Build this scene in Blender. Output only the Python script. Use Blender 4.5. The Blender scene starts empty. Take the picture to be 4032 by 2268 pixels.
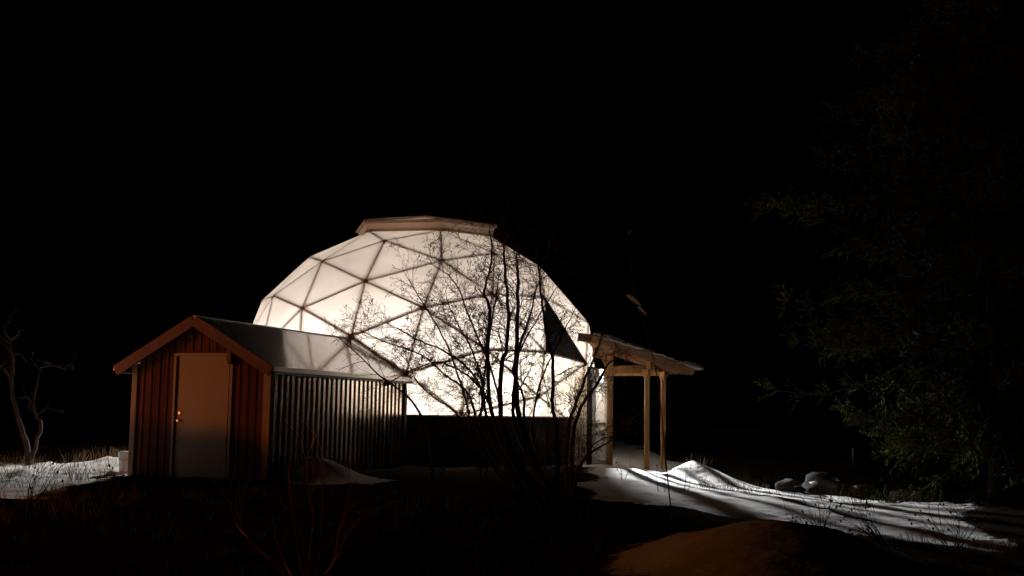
import bpy, bmesh, math, random
from mathutils import Vector, Matrix, noise

# ------------------------------------------------------------------ camera, sky, exposure
sc = bpy.context.scene
COL = sc.collection
PITCH, ROLL, FPX, CAMZ = 0.1053, 0.016, 4600.0, 1.13
cam_d = bpy.data.cameras.new('camera')
cam_d.sensor_width = 36.0
cam_d.lens = FPX / 4032 * 36
cam_d.clip_end = 2000
cam = bpy.data.objects.new('camera', cam_d)
COL.objects.link(cam)
Rm = Matrix.Rotation(math.pi / 2 + PITCH, 3, 'X') @ Matrix.Rotation(ROLL, 3, 'Z')
cam.matrix_world = Matrix.Translation((0, 0, CAMZ)) @ Rm.to_4x4()
sc.camera = cam

world = bpy.data.worlds.new('World')
sc.world = world
world.use_nodes = True
wn = world.node_tree
sky = wn.nodes.new('ShaderNodeTexSky')
sky.sky_type = 'NISHITA'
sky.sun_disc = False
sky.sun_elevation = math.radians(-8)
sky.sun_rotation = math.radians(200)
wn.links.new(sky.outputs['Color'], wn.nodes['Background'].inputs['Color'])
wn.nodes['Background'].inputs['Strength'].default_value = 0.002

vs = sc.view_settings
vs.view_transform = 'Standard'
vs.look = 'None'
vs.exposure = 0.0
vs.gamma = 1.0
vs.use_curve_mapping = False
cy = sc.cycles
cy.use_denoising = True
cy.max_bounces = 10
cy.diffuse_bounces = 5
cy.transmission_bounces = 6
cy.transparent_max_bounces = 16
cy.sample_clamp_indirect = 6.0
cy.caustics_refractive = False
cy.caustics_reflective = False
# lamp strengths, the floodlights being added (tuned here)
GROW_W = 440.0       # radiance of a grow lamp's bulb inside the dome
PORCH_W = 500.0      # radiance of the warm lantern on the post by the yard
FLOOD_L, FLOOD_R = 3000.0, 4300.0   # watts of the two added yard floodlights
random.seed(7)


def at(px, py, depth):
    """a point seen at (px, py) of the 4032-wide photograph, at a real distance in metres along Y"""
    u, v = px - 2016.0, py - 1134.0
    c, s = math.cos(ROLL), math.sin(ROLL)
    u, v = c * u + s * v, -s * u + c * v
    d = Vector((u / FPX, 1.0, -v / FPX))
    c, s = math.cos(PITCH), math.sin(PITCH)
    d = Vector((d.x, c * d.y - s * d.z, s * d.y + c * d.z))
    return Vector((0, 0, CAMZ)) + d * (depth / d.y)


# ------------------------------------------------------------------ materials
def mat(name, col, rough=0.7, var=0.25, scale=8.0, bump=0.15, stretch=(1, 1, 1), metal=0.0, col2=None, detail=6):
    m = bpy.data.materials.new(name)
    m.use_nodes = True
    nt = m.node_tree
    b = nt.nodes['Principled BSDF']
    tc = nt.nodes.new('ShaderNodeTexCoord')
    mp = nt.nodes.new('ShaderNodeMapping')
    mp.inputs['Scale'].default_value = stretch
    nz = nt.nodes.new('ShaderNodeTexNoise')
    nz.inputs['Scale'].default_value = scale
    nz.inputs['Detail'].default_value = detail
    nz.inputs['Roughness'].default_value = 0.65
    nt.links.new(tc.outputs['Object'], mp.inputs['Vector'])
    nt.links.new(mp.outputs['Vector'], nz.inputs['Vector'])
    oi = nt.nodes.new('ShaderNodeObjectInfo')
    ad = nt.nodes.new('ShaderNodeMath'); ad.operation = 'ADD'
    ml = nt.nodes.new('ShaderNodeMath'); ml.operation = 'MULTIPLY_ADD'
    ml.inputs[1].default_value = 0.3; ml.inputs[2].default_value = -0.15
    nt.links.new(oi.outputs['Random'], ml.inputs[0])
    nt.links.new(nz.outputs['Fac'], ad.inputs[0]); nt.links.new(ml.outputs[0], ad.inputs[1])
    rp = nt.nodes.new('ShaderNodeValToRGB')
    lo = [c * (1 - var) for c in col]
    hi = [min(1, c * (1 + var)) for c in (col2 or col)]
    rp.color_ramp.elements[0].position = 0.3
    rp.color_ramp.elements[1].position = 0.7
    rp.color_ramp.elements[0].color = (*lo, 1)
    rp.color_ramp.elements[1].color = (*hi, 1)
    nt.links.new(ad.outputs[0], rp.inputs['Fac'])
    nt.links.new(rp.outputs['Color'], b.inputs['Base Color'])
    b.inputs['Roughness'].default_value = rough
    b.inputs['Metallic'].default_value = metal
    if rough > 0.7: b.inputs['Specular IOR Level'].default_value = 0.1
    if bump:
        bp = nt.nodes.new('ShaderNodeBump')
        bp.inputs['Strength'].default_value = bump
        bp.inputs['Distance'].default_value = 0.02
        nt.links.new(nz.outputs['Fac'], bp.inputs['Height'])
        nt.links.new(bp.outputs['Normal'], b.inputs['Normal'])
    return m


def panel_mat(name, trans, refl, var=0.06, clear=0.0):
    """cloudy polycarbonate sheet: lets light through scattered, with a little dirt"""
    m = bpy.data.materials.new(name)
    m.use_nodes = True
    nt = m.node_tree
    nt.nodes.remove(nt.nodes['Principled BSDF'])
    out = nt.nodes['Material Output']
    tr = nt.nodes.new('ShaderNodeBsdfTranslucent')
    df = nt.nodes.new('ShaderNodeBsdfDiffuse')
    gl = nt.nodes.new('ShaderNodeBsdfGlossy')
    gl.inputs['Roughness'].default_value = 0.35
    gl.inputs['Color'].default_value = (0.04, 0.04, 0.04, 1)
    tc = nt.nodes.new('ShaderNodeTexCoord')
    nz = nt.nodes.new('ShaderNodeTexNoise')
    nz.inputs['Scale'].default_value = 1.1
    nz.inputs['Detail'].default_value = 5
    nt.links.new(tc.outputs['Object'], nz.inputs['Vector'])
    oi = nt.nodes.new('ShaderNodeObjectInfo')
    ml = nt.nodes.new('ShaderNodeMath'); ml.operation = 'MULTIPLY_ADD'
    ml.inputs[1].default_value = 0.4; ml.inputs[2].default_value = -0.2
    ad = nt.nodes.new('ShaderNodeMath'); ad.operation = 'ADD'
    nt.links.new(oi.outputs['Random'], ml.inputs[0])
    nt.links.new(nz.outputs['Fac'], ad.inputs[0]); nt.links.new(ml.outputs[0], ad.inputs[1])
    rp = nt.nodes.new('ShaderNodeValToRGB')
    rp.color_ramp.elements[0].position = 0.3
    rp.color_ramp.elements[1].position = 0.72
    rp.color_ramp.elements[0].color = (*[c * (1 - 2.0 * var) for c in trans], 1)
    rp.color_ramp.elements[1].color = (*[min(1, c * (1 + var)) for c in trans], 1)
    nt.links.new(ad.outputs[0], rp.inputs['Fac'])
    nt.links.new(rp.outputs['Color'], tr.inputs['Color'])
    df.inputs['Color'].default_value = (*refl, 1)
    a1 = nt.nodes.new('ShaderNodeAddShader')
    a2 = nt.nodes.new('ShaderNodeAddShader')
    nt.links.new(tr.outputs[0], a1.inputs[0]); nt.links.new(df.outputs[0], a1.inputs[1])
    nt.links.new(a1.outputs[0], a2.inputs[0]); nt.links.new(gl.outputs[0], a2.inputs[1])
    last = a2
    if clear:
        tp = nt.nodes.new('ShaderNodeBsdfTransparent')
        mx = nt.nodes.new('ShaderNodeMixShader')
        mx.inputs['Fac'].default_value = clear
        nt.links.new(a2.outputs[0], mx.inputs[1]); nt.links.new(tp.outputs[0], mx.inputs[2])
        last = mx
    nt.links.new(last.outputs[0], out.inputs['Surface'])
    return m


def emit_mat(name, col, strength):
    m = bpy.data.materials.new(name)
    m.use_nodes = True
    nt = m.node_tree
    nt.nodes.remove(nt.nodes['Principled BSDF'])
    e = nt.nodes.new('ShaderNodeEmission')
    e.inputs['Color'].default_value = (*col, 1)
    e.inputs['Strength'].default_value = strength
    nt.links.new(e.outputs[0], nt.nodes['Material Output'].inputs['Surface'])
    return m


M = {}
M['poly'] = panel_mat('cloudy_polycarbonate', (0.585, 0.54, 0.505), (0.26, 0.25, 0.24))
M['poly_low'] = panel_mat('clearer_polycarbonate', (0.66, 0.61, 0.54), (0.20, 0.19, 0.18))
M['glass'] = panel_mat('frosted_glass', (0.75, 0.78, 0.80), (0.06, 0.06, 0.06), clear=0.15)
M['lid'] = panel_mat('vent_lid_fibreglass', (0.40, 0.34, 0.26), (0.20, 0.175, 0.14), var=0.25)
M['fascia_sheet'] = panel_mat('vent_fascia_fibreglass', (0.52, 0.40, 0.34), (0.22, 0.17, 0.14), var=0.15)
M['strut'] = mat('strut_wood', (0.45, 0.30, 0.21), 0.75, 0.25, 6, 0.1, (1, 1, 1))
M['fascia'] = mat('fascia_wood', (0.52, 0.38, 0.30), 0.7, 0.2, 5, 0.1)
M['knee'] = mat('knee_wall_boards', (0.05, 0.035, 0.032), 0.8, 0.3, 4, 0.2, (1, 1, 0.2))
M['grey_panel'] = mat('weathered_grey_panel', (0.085, 0.075, 0.075), 0.8, 0.3, 3, 0.1)
M['brown_board'] = mat('red_brown_board', (0.17, 0.048, 0.026), 0.75, 0.35, 7, 0.25, (1, 1, 0.12))
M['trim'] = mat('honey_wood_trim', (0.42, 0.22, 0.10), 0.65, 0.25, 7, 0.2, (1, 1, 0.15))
M['rake'] = mat('red_rake_board', (0.24, 0.085, 0.042), 0.7, 0.25, 5, 0.15)
M['door'] = mat('tan_steel_door', (0.33, 0.145, 0.06), 0.45, 0.08, 3, 0.03)
M['brass'] = mat('brass', (0.75, 0.52, 0.36), 0.3, 0.1, 20, 0.0, metal=0.8)
M['metal_side'] = mat('dark_ribbed_metal', (0.055, 0.032, 0.028), 0.5, 0.25, 3, 0.05)
M['metal_rib'] = mat('rib_metal', (0.56, 0.48, 0.41), 0.17, 0.12, 5, 0.01, metal=0.9)
M['roof'] = mat('painted_metal_roofing', (0.46, 0.37, 0.33), 0.55, 0.10, 3, 0.012, metal=0.2)
_b = M['roof'].node_tree.nodes['Principled BSDF']
_b.inputs['Coat Weight'].default_value = 1.0
_b.inputs['Coat Roughness'].default_value = 0.07
_b.inputs['Coat IOR'].default_value = 1.75
M['gutter'] = mat('pale_edge_metal', (0.55, 0.50, 0.45), 0.3, 0.1, 6, 0.02, metal=0.6)
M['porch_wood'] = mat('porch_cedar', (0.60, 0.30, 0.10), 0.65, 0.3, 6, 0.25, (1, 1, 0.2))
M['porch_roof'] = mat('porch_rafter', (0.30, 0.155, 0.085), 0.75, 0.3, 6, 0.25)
M['shake'] = mat('split_shake', (0.33, 0.26, 0.20), 0.9, 0.4, 9, 0.4, (1, 1, 1))
M['white'] = mat('white_paint', (0.72, 0.73, 0.73), 0.5, 0.08, 5, 0.03)
M['bark'] = mat('shrub_bark', (0.06, 0.043, 0.037), 0.85, 0.35, 14, 0.2)
M['twig'] = mat('shrub_twig', (0.12, 0.08, 0.065), 0.85, 0.3, 10, 0.0)
M['redtwig'] = mat('red_twig', (0.55, 0.20, 0.13), 0.7, 0.3, 10, 0.0)
M['palebark'] = mat('pale_bark', (0.055, 0.047, 0.042), 0.85, 0.4, 9, 0.3)
M['conebark'] = mat('conifer_bark', (0.05, 0.032, 0.024), 0.9, 0.4, 9, 0.3)
M['needle'] = mat('conifer_needles', (0.045, 0.045, 0.012), 0.9, 0.5, 0.9, 0.0, col2=(0.085, 0.080, 0.018))
M['grass'] = mat('dead_grass', (0.20, 0.16, 0.10), 0.9, 0.4, 3, 0.0)
M['leaf'] = panel_mat('dead_leaf', (0.40, 0.27, 0.20), (0.45, 0.32, 0.25), var=0.2)
M['rock'] = mat('field_stone', (0.07, 0.06, 0.055), 0.9, 0.4, 5, 0.5)
M['snow'] = mat('snow_cap', (0.78, 0.78, 0.78), 0.7, 0.05, 6, 0.3)
M['dusting'] = mat('dirty_snow_dusting', (0.58, 0.52, 0.43), 0.9, 0.35, 2.2, 0.2)
M['foliage'] = panel_mat('plant_leaf', (0.10, 0.16, 0.04), (0.06, 0.11, 0.03), var=0.3)
M['planter'] = mat('planter_wood', (0.25, 0.17, 0.11), 0.8, 0.3, 5, 0.2)
M['gravel'] = mat('pale_gravel', (0.40, 0.37, 0.33), 0.95, 0.3, 25, 0.4)
M['iron'] = mat('dark_iron', (0.03, 0.03, 0.03), 0.5, 0.2, 10, 0.0)
M['bulb'] = emit_mat('grow_bulb', (1.0, 0.945, 0.885), GROW_W)
M['warm_bulb'] = emit_mat('warm_bulb', (1.0, 0.30, 0.06), PORCH_W)


# ------------------------------------------------------------------ mesh helpers
def link(name, me, m, parent=None):
    o = bpy.data.objects.new(name, me)
    if m is not None and not me.materials:
        me.materials.append(m)
    COL.objects.link(o)
    if parent is not None:
        o.parent = parent
    return o


def pyd(name, verts, faces, m, parent=None, smooth=False):
    me = bpy.data.meshes.new(name)
    me.from_pydata([tuple(v) for v in verts], [], faces)
    me.update()
    if smooth:
        for p in me.polygons:
            p.use_smooth = True
    return link(name, me, m, parent)


def empty(name, loc, label, cat, group=None):
    o = bpy.data.objects.new(name, None)
    o.empty_display_size = 0.2
    o.location = loc
    COL.objects.link(o)
    tag(o, label, cat, group)
    return o


def tag(o, label=None, cat=None, group=None, kind=None):
    if label: o['label'] = label
    if cat: o['category'] = cat
    if group: o['group'] = group
    if kind: o['kind'] = kind
    return o


def loc(parent, p):
    """world point -> parent's frame (parents are only moved, never turned)"""
    return Vector(p) - parent.location if parent is not None else Vector(p)


def beam(name, a, b, w, h, m, parent=None, up=(0, 0, 1), shift=0.0, bevel=0.006):
    """a squared timber from a to b: w across, h along 'up'; shift moves it along up"""
    a, b = loc(parent, a), loc(parent, b)
    d = (b - a)
    L = d.length
    d.normalize()
    up = Vector(up)
    side = d.cross(up)
    if side.length < 1e-4:
        side = d.cross(Vector((0, 1, 0)))
    side.normalize()
    up = side.cross(d).normalized()
    bm = bmesh.new()
    vs_ = []
    for t in (0, L):
        for sx, sy in ((-1, -1), (1, -1), (1, 1), (-1, 1)):
            vs_.append(bm.verts.new(a + d * t + side * (sx * w / 2) + up * (sy * h / 2 + shift)))
    q = vs_
    for f in ((0, 3, 2, 1), (4, 5, 6, 7), (0, 1, 5, 4), (1, 2, 6, 5), (2, 3, 7, 6), (3, 0, 4, 7)):
        bm.faces.new([q[i] for i in f])
    if bevel:
        bmesh.ops.bevel(bm, geom=bm.edges[:], offset=min(bevel, w / 4, h / 4), segments=1, affect='EDGES')
    bmesh.ops.recalc_face_normals(bm, faces=bm.faces)
    me = bpy.data.meshes.new(name)
    bm.to_mesh(me)
    bm.free()
    return link(name, me, m, parent)


class Tubes:
    """many tapered tubes in one mesh"""
    def __init__(self):
        self.v, self.f = [], []

    def add(self, pts, radii, n=5, cap=True):
        base = len(self.v)
        prev = None
        for i, p in enumerate(pts):
            if i == 0: t = pts[1] - pts[0]
            elif i == len(pts) - 1: t = pts[-1] - pts[-2]
            else: t = pts[i + 1] - pts[i - 1]
            if t.length < 1e-9: t = Vector((0, 0, 1))
            t = t.normalized()
            ref = Vector((1, 0, 0)) if abs(t.x) < 0.9 else Vector((0, 1, 0))
            u = t.cross(ref).normalized() if prev is None else (prev - t * prev.dot(t)).normalized()
            prev = u
            w = t.cross(u)
            for k in range(n):
                a = 2 * math.pi * k / n
                self.v.append(p + (u * math.cos(a) + w * math.sin(a)) * radii[i])
        for i in range(len(pts) - 1):
            for k in range(n):
                a, b = base + i * n + k, base + i * n + (k + 1) % n
                self.f.append((a, b, b + n, a + n))
        if cap:
            self.f.append(tuple(base + k for k in range(n - 1, -1, -1)))
            e = base + (len(pts) - 1) * n
            self.f.append(tuple(e + k for k in range(n)))

    def blob(self, c, r, squash=1.0):
        b = len(self.v)
        for d in ((1, 0, 0), (-1, 0, 0), (0, 1, 0), (0, -1, 0), (0, 0, squash), (0, 0, -squash)):
            self.v.append(c + Vector(d) * r)
        for f in ((0, 2, 4), (2, 1, 4), (1, 3, 4), (3, 0, 4), (2, 0, 5), (1, 2, 5), (3, 1, 5), (0, 3, 5)):
            self.f.append(tuple(b + i for i in f))

    def build(self, name, m, parent=None, smooth=True):
        if not self.v:
            return None
        off = parent_world(parent)
        return pyd(name, [v - off for v in self.v], self.f, m, parent, smooth)


def parent_world(p):
    o = Vector((0, 0, 0))
    while p is not None:
        o += p.location
        p = p.parent
    return o


def rv(s=1.0):
    return Vector((random.uniform(-1, 1), random.uniform(-1, 1), random.uniform(-1, 1))) * s


def smoothpath(pts, per=4):
    """Catmull-Rom through the points"""
    out = []
    P = [pts[0] * 2 - pts[1]] + list(pts) + [pts[-1] * 2 - pts[-2]]
    for i in range(1, len(P) - 2):
        for k in range(per):
            t = k / per
            a, b, c, d = P[i - 1], P[i], P[i + 1], P[i + 2]
            out.append(0.5 * ((2 * b) + (c - a) * t + (2 * a - 5 * b + 4 * c - d) * t * t + (3 * b - a - 3 * c + d) * t ** 3))
    out.append(pts[-1])
    return out


# ------------------------------------------------------------------ the ground: one sheet, snow, dark ground and painted shade
def hump(x, y, cx, cy, rx, ry, h, p=1.0):
    d = ((x - cx) / rx) ** 2 + ((y - cy) / ry) ** 2
    return h * math.exp(-d ** p)


def gz(x, y):
    z = 0.0
    # the yard falls away to the right of the dome and in front of it
    t = max(0.0, min(1.0, (x - 1.2) / 5.0))
    z -= 0.30 * t * t * (3 - 2 * t) * max(0.0, min(1.0, (34 - y) / 8))
    f = max(0.0, min(1.0, (19.0 - y) / 6.0)) * max(0.0, min(1.0, (x + 6.5) / 3.0))
    z -= 0.16 * f
    # snow banks
    z += hump(x, y, 2.05, 9.6, 1.0, 1.5, 0.40)
    z += hump(x, y, 3.2, 9.9, 1.3, 1.5, 0.20)
    z += hump(x, y, 3.45, 22.2, 0.46, 0.5, 0.36, 0.75)
    z += hump(x, y, 4.0, 21.9, 0.5, 0.5, 0.14)
    z += hump(x, y, 2.6, 23.4, 1.0, 0.5, 0.06)
    z += hump(x, y, 1.6, 22.0, 1.2, 1.6, 0.10)
    z += hump(x, y, -3.22, 18.75, 0.45, 0.38, 0.27)
    z += hump(x, y, -2.85, 19.0, 0.45, 0.40, 0.22)
    # bank added out of view to shade the lower shed front
    z += hump(x, y, -10.4, 16.2, 0.8, 1.0, 1.30) + hump(x, y, -9.2, 15.4, 0.9, 1.0, 1.26)
    z += hump(x, y, -6.9, 21.5, 1.1, 1.6, 0.16)
    z += hump(x, y, 7.4, 24.0, 2.6, 1.2, 0.10)
    # far rise
    r = max(0.0, y - 45.0)
    z += 0.012 * r
    n1 = noise.noise(Vector((x * 0.35, y * 0.35, 3.1)))
    n2 = noise.noise(Vector((x * 1.1, y * 1.1, 8.7)))
    n3 = noise.noise(Vector((x * 3.6, y * 3.6, 1.7)))
    amp = 1.0 if y < 60 else 3.0
    near = max(0.0, 1 - math.hypot(x + 2.1, y - 27.2) / 4.2)
    n4 = noise.noise(Vector((x * 2.3, y * 2.3, 6.1)))
    lump = max(0.0, n4) ** 2 * (0.16 if x < -4.5 else 0.07)
    z += (0.05 * n1 + 0.030 * n2 + 0.018 * n3 + lump + 0.010 * noise.noise(Vector((x * 7.5, y * 7.5, 9.9)))) * amp * (1 - min(1, 3 * near))
    if 1.0 < x < 8 and 14 < y < 25:
        u = (x * 0.86 + y * 0.5)
        w_ = min(1, (x - 1.0), (8 - x)) * min(1, (y - 14) / 2, (25 - y) / 2)
        z += 0.035 * w_ * noise.noise(Vector((u * 2.6, (x * -0.5 + y * 0.86) * 0.45, 4.4)))
    # pad under the dome and the shed
    if math.hypot(x + 2.1, y - 27.2) < 3.7:
        z = min(z, -0.03)
    return z


def soil_shade_amount(x, y):
    """1 where the ground is dark: bare earth and leaf litter, plus shade painted over snow"""
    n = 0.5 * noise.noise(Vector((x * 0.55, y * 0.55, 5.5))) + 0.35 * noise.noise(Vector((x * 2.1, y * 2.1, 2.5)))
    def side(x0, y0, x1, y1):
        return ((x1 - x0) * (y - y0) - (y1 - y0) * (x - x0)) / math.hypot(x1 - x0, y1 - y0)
    # painted shade and bare ground, bounded by shed shadow line, dome and right yard
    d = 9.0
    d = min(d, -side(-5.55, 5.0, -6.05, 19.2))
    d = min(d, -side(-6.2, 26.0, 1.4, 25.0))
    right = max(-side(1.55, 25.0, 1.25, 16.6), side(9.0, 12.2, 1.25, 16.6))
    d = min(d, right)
    far = min(side(3.9, 23.4, 9.0, 17.6), 6.0)          # brush field beyond the right hand snow, darkened for missing light
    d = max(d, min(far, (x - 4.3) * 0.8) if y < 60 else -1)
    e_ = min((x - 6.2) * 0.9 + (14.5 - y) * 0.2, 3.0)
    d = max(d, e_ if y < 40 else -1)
    back = min((y - 22.6 - 0.25 * (x + 8)) * 0.8, 5.0)      # far left snow painted dark as unlit
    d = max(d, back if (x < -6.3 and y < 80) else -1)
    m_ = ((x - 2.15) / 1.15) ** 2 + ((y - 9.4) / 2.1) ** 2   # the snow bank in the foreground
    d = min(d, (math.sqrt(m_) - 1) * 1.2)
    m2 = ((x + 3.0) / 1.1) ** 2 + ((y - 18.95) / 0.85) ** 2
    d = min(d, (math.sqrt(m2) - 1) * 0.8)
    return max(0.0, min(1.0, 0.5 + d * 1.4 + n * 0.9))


def axis(segs):
    out = []
    for a, b, n in segs:
        out += [a + (b - a) * i / n for i in range(n)]
    return out + [segs[-1][1]]


gx = axis([(-900, -60, 14), (-60, -16, 22), (-16, 12, 200), (12, 60, 24), (60, 900, 14)])
gy = axis([(-120, -10, 11), (-10, 5, 20), (5, 32, 240), (32, 80, 36), (80, 1200, 22)])
gv = [(x, y, gz(x, y)) for y in gy for x in gx]
W_ = len(gx)
gf = [(j * W_ + i, j * W_ + i + 1, (j + 1) * W_ + i + 1, (j + 1) * W_ + i) for j in range(len(gy) - 1) for i in range(W_ - 1)]
gm = bpy.data.materials.new('snow_soil_and_shade')
gm.use_nodes = True
nt = gm.node_tree
b = nt.nodes['Principled BSDF']
att = nt.nodes.new('ShaderNodeAttribute'); att.attribute_name = 'soil_shade'
nz = nt.nodes.new('ShaderNodeTexNoise'); nz.inputs['Scale'].default_value = 9; nz.inputs['Detail'].default_value = 8
nz.inputs['Roughness'].default_value = 0.7
tc = nt.nodes.new('ShaderNodeTexCoord')
nt.links.new(tc.outputs['Object'], nz.inputs['Vector'])
ad = nt.nodes.new('ShaderNodeMath'); ad.operation = 'MULTIPLY_ADD'
ad.inputs[1].default_value = 0.9; ad.inputs[2].default_value = -0.45
nt.links.new(nz.outputs['Fac'], ad.inputs[0])
sm = nt.nodes.new('ShaderNodeMath'); sm.operation = 'ADD'
nt.links.new(att.outputs['Fac'], sm.inputs[0]); nt.links.new(ad.outputs[0], sm.inputs[1])
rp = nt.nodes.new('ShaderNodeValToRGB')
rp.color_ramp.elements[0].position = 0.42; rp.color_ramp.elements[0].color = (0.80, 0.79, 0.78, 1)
rp.color_ramp.elements[1].position = 0.60; rp.color_ramp.elements[1].color = (0.028, 0.019, 0.014, 1)  # near-black tone for bare ground and painted shade
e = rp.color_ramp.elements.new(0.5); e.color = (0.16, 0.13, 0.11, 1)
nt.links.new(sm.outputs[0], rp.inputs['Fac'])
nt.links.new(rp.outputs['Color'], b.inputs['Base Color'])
b.inputs['Roughness'].default_value = 0.9
b.inputs['Specular IOR Level'].default_value = 0.0
nz2 = nt.nodes.new('ShaderNodeTexNoise'); nz2.inputs['Scale'].default_value = 5; nz2.inputs['Detail'].default_value = 9
nt.links.new(tc.outputs['Object'], nz2.inputs['Vector'])
bp = nt.nodes.new('ShaderNodeBump'); bp.inputs['Strength'].default_value = 0.5; bp.inputs['Distance'].default_value = 0.05
nt.links.new(nz2.outputs['Fac'], bp.inputs['Height']); nt.links.new(bp.outputs['Normal'], b.inputs['Normal'])
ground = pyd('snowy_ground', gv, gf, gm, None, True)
ca = ground.data.attributes.new('soil_shade', 'FLOAT', 'POINT')
ca.data.foreach_set('value', [soil_shade_amount(v[0], v[1]) for v in gv])
tag(ground, 'snow covered yard with dark bare ground and painted shade in front of the shed', None, None, 'structure')


# ------------------------------------------------------------------ the dome
DOME_V = [(-3.71,28.92,4.72), (-2.43,28.73,5.11), (-0.89,28.26,5.13), (0.23,27.71,4.76), (-3.61,27.66,5.12), (-2.04,27.20,5.40), (-0.52,26.73,5.14), (-3.25,26.14,5.12), (-1.61,25.68,5.10), (-2.76,24.95,4.74), (0.70,24.41,2.37), (0.70,25.25,3.60), (0.62,26.51,4.43), (-0.41,24.19,3.54), (-0.39,25.30,4.55), (-1.48,24.42,4.26), (-5.93,26.33,2.72), (-5.82,27.16,3.61), (-4.86,28.18,4.37), (-5.26,25.68,3.58), (-4.66,26.62,4.58), (-4.12,25.15,4.30), (-5.39,25.16,2.33), (-4.37,24.09,1.83), (-3.26,23.56,1.45), (-4.38,24.39,3.20), (-3.22,23.55,2.58), (-3.04,24.09,3.76), (-0.50,23.65,2.36), (-2.08,23.32,1.85), (-1.79,23.56,3.18), (-0.96,30.84,2.70), (-1.83,30.65,3.57), (-2.88,29.92,4.34), (-0.34,30.19,3.57), (-1.32,29.67,4.55), (0.12,28.99,4.35), (1.63,25.36,2.19), (1.96,26.76,1.78), (1.68,28.03,1.45), (1.76,26.58,3.15), (1.79,28.03,2.59), (1.17,27.91,3.89), (0.21,30.31,2.32), (1.20,29.24,1.84), (0.92,29.29,3.18), (-6.09,27.59,2.35), (-5.52,29.02,1.84), (-4.67,30.00,1.46), (-5.56,28.71,3.21), (-4.69,30.01,2.61), (-4.33,29.60,3.87), (-2.21,31.07,2.32), (-3.64,30.74,1.84), (-3.37,30.62,3.18), (0.04,24.79,0.33), (0.59,24.39,1.45), (1.40,25.64,0.88), (1.41,27.18,0.58), (-1.12,30.32,0.30), (-0.95,30.85,1.54), (0.24,30.02,0.97), (1.03,28.71,0.59), (-5.28,26.48,0.30), (-5.86,26.35,1.55), (-5.70,27.80,0.98), (-4.95,29.15,0.59), (-2.40,30.84,0.97), (-3.80,30.21,0.59), (-5.08,25.11,0.97), (-3.86,24.21,0.59), (-0.99,23.77,1.05), (-2.45,23.74,0.62)]
DOME_F = [(0,4,1), (4,5,1), (1,5,2), (5,6,2), (2,6,3), (4,7,5), (7,8,5), (5,8,6), (7,9,8), (10,13,11), (13,14,11), (11,14,12), (14,6,12), (12,6,3), (13,15,14), (15,8,14), (14,8,6), (15,9,8), (16,19,17), (19,20,17), (17,20,18), (20,4,18), (18,4,0), (19,21,20), (21,7,20), (20,7,4), (21,9,7), (16,19,22), (19,25,22), (22,25,23), (25,26,23), (23,26,24), (19,21,25), (21,27,25), (25,27,26), (21,9,27), (10,13,28), (13,30,28), (28,30,29), (30,26,29), (29,26,24), (13,15,30), (15,27,30), (30,27,26), (15,9,27), (31,34,32), (34,35,32), (32,35,33), (35,1,33), (33,1,0), (34,36,35), (36,2,35), (35,2,1), (36,3,2), (10,11,37), (11,40,37), (37,40,38), (40,41,38), (38,41,39), (11,12,40), (12,42,40), (40,42,41), (12,3,42), (31,34,43), (34,45,43), (43,45,44), (45,41,44), (44,41,39), (34,36,45), (36,42,45), (45,42,41), (36,3,42), (16,17,46), (17,49,46), (46,49,47), (49,50,47), (47,50,48), (17,18,49), (18,51,49), (49,51,50), (18,0,51), (31,32,52), (32,54,52), (52,54,53), (54,50,53), (53,50,48), (32,33,54), (33,51,54), (54,51,50), (33,0,51), (55,57,56), (57,37,56), (56,37,10), (58,38,57), (57,38,37), (58,39,38), (59,61,60), (61,43,60), (60,43,31), (62,44,61), (61,44,43), (62,39,44), (58,39,62), (63,65,64), (65,46,64), (64,46,16), (66,47,65), (65,47,46), (66,48,47), (59,67,60), (67,52,60), (60,52,31), (68,53,67), (67,53,52), (68,48,53), (66,48,68), (63,69,64), (69,22,64), (64,22,16), (70,23,69), (69,23,22), (70,24,23), (55,71,56), (71,28,56), (56,28,10), (72,29,71), (71,29,28), (72,24,29), (72,24,70)]

APEX = 5
LAMPS = [(-0.6, 25.3, 1.75, 0.11), (-2.4, 25.2, 1.75, 0.11), (-4.3, 26.6, 1.75, 0.11), (0.0, 27.2, 1.75, 0.11), (-2.1, 29.0, 1.75, 0.11), (1.35, 26.25, 1.60, 0.08)]
CAPRING = [6, 3, 2, 1, 0, 4, 7, 8]
ZB = 1.04
DC = Vector((-2.09, 27.2, 2.08))
dome = empty('geodesic_dome', (-2.09, 27.2, 0), 'glowing white geodesic dome of triangular panels on a dark low wall', 'dome')
V = [Vector(v) for v in DOME_V]
adj = {}
for f in DOME_F:
    for i in range(3):
        for j in range(3):
            if i != j: adj.setdefault(f[i], set()).add(f[j])
hexring = sorted(adj[APEX], key=lambda i: math.atan2(V[i].y - V[APEX].y, V[i].x - V[APEX].x))


def clip(poly):
    out = []
    for i in range(len(poly)):
        a, b = poly[i], poly[(i + 1) % len(poly)]
        if a.z >= ZB: out.append(a)
        if (a.z - ZB) * (b.z - ZB) < 0:
            out.append(a.lerp(b, (ZB - a.z) / (b.z - ZB - a.z + ZB)))
    return out


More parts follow.
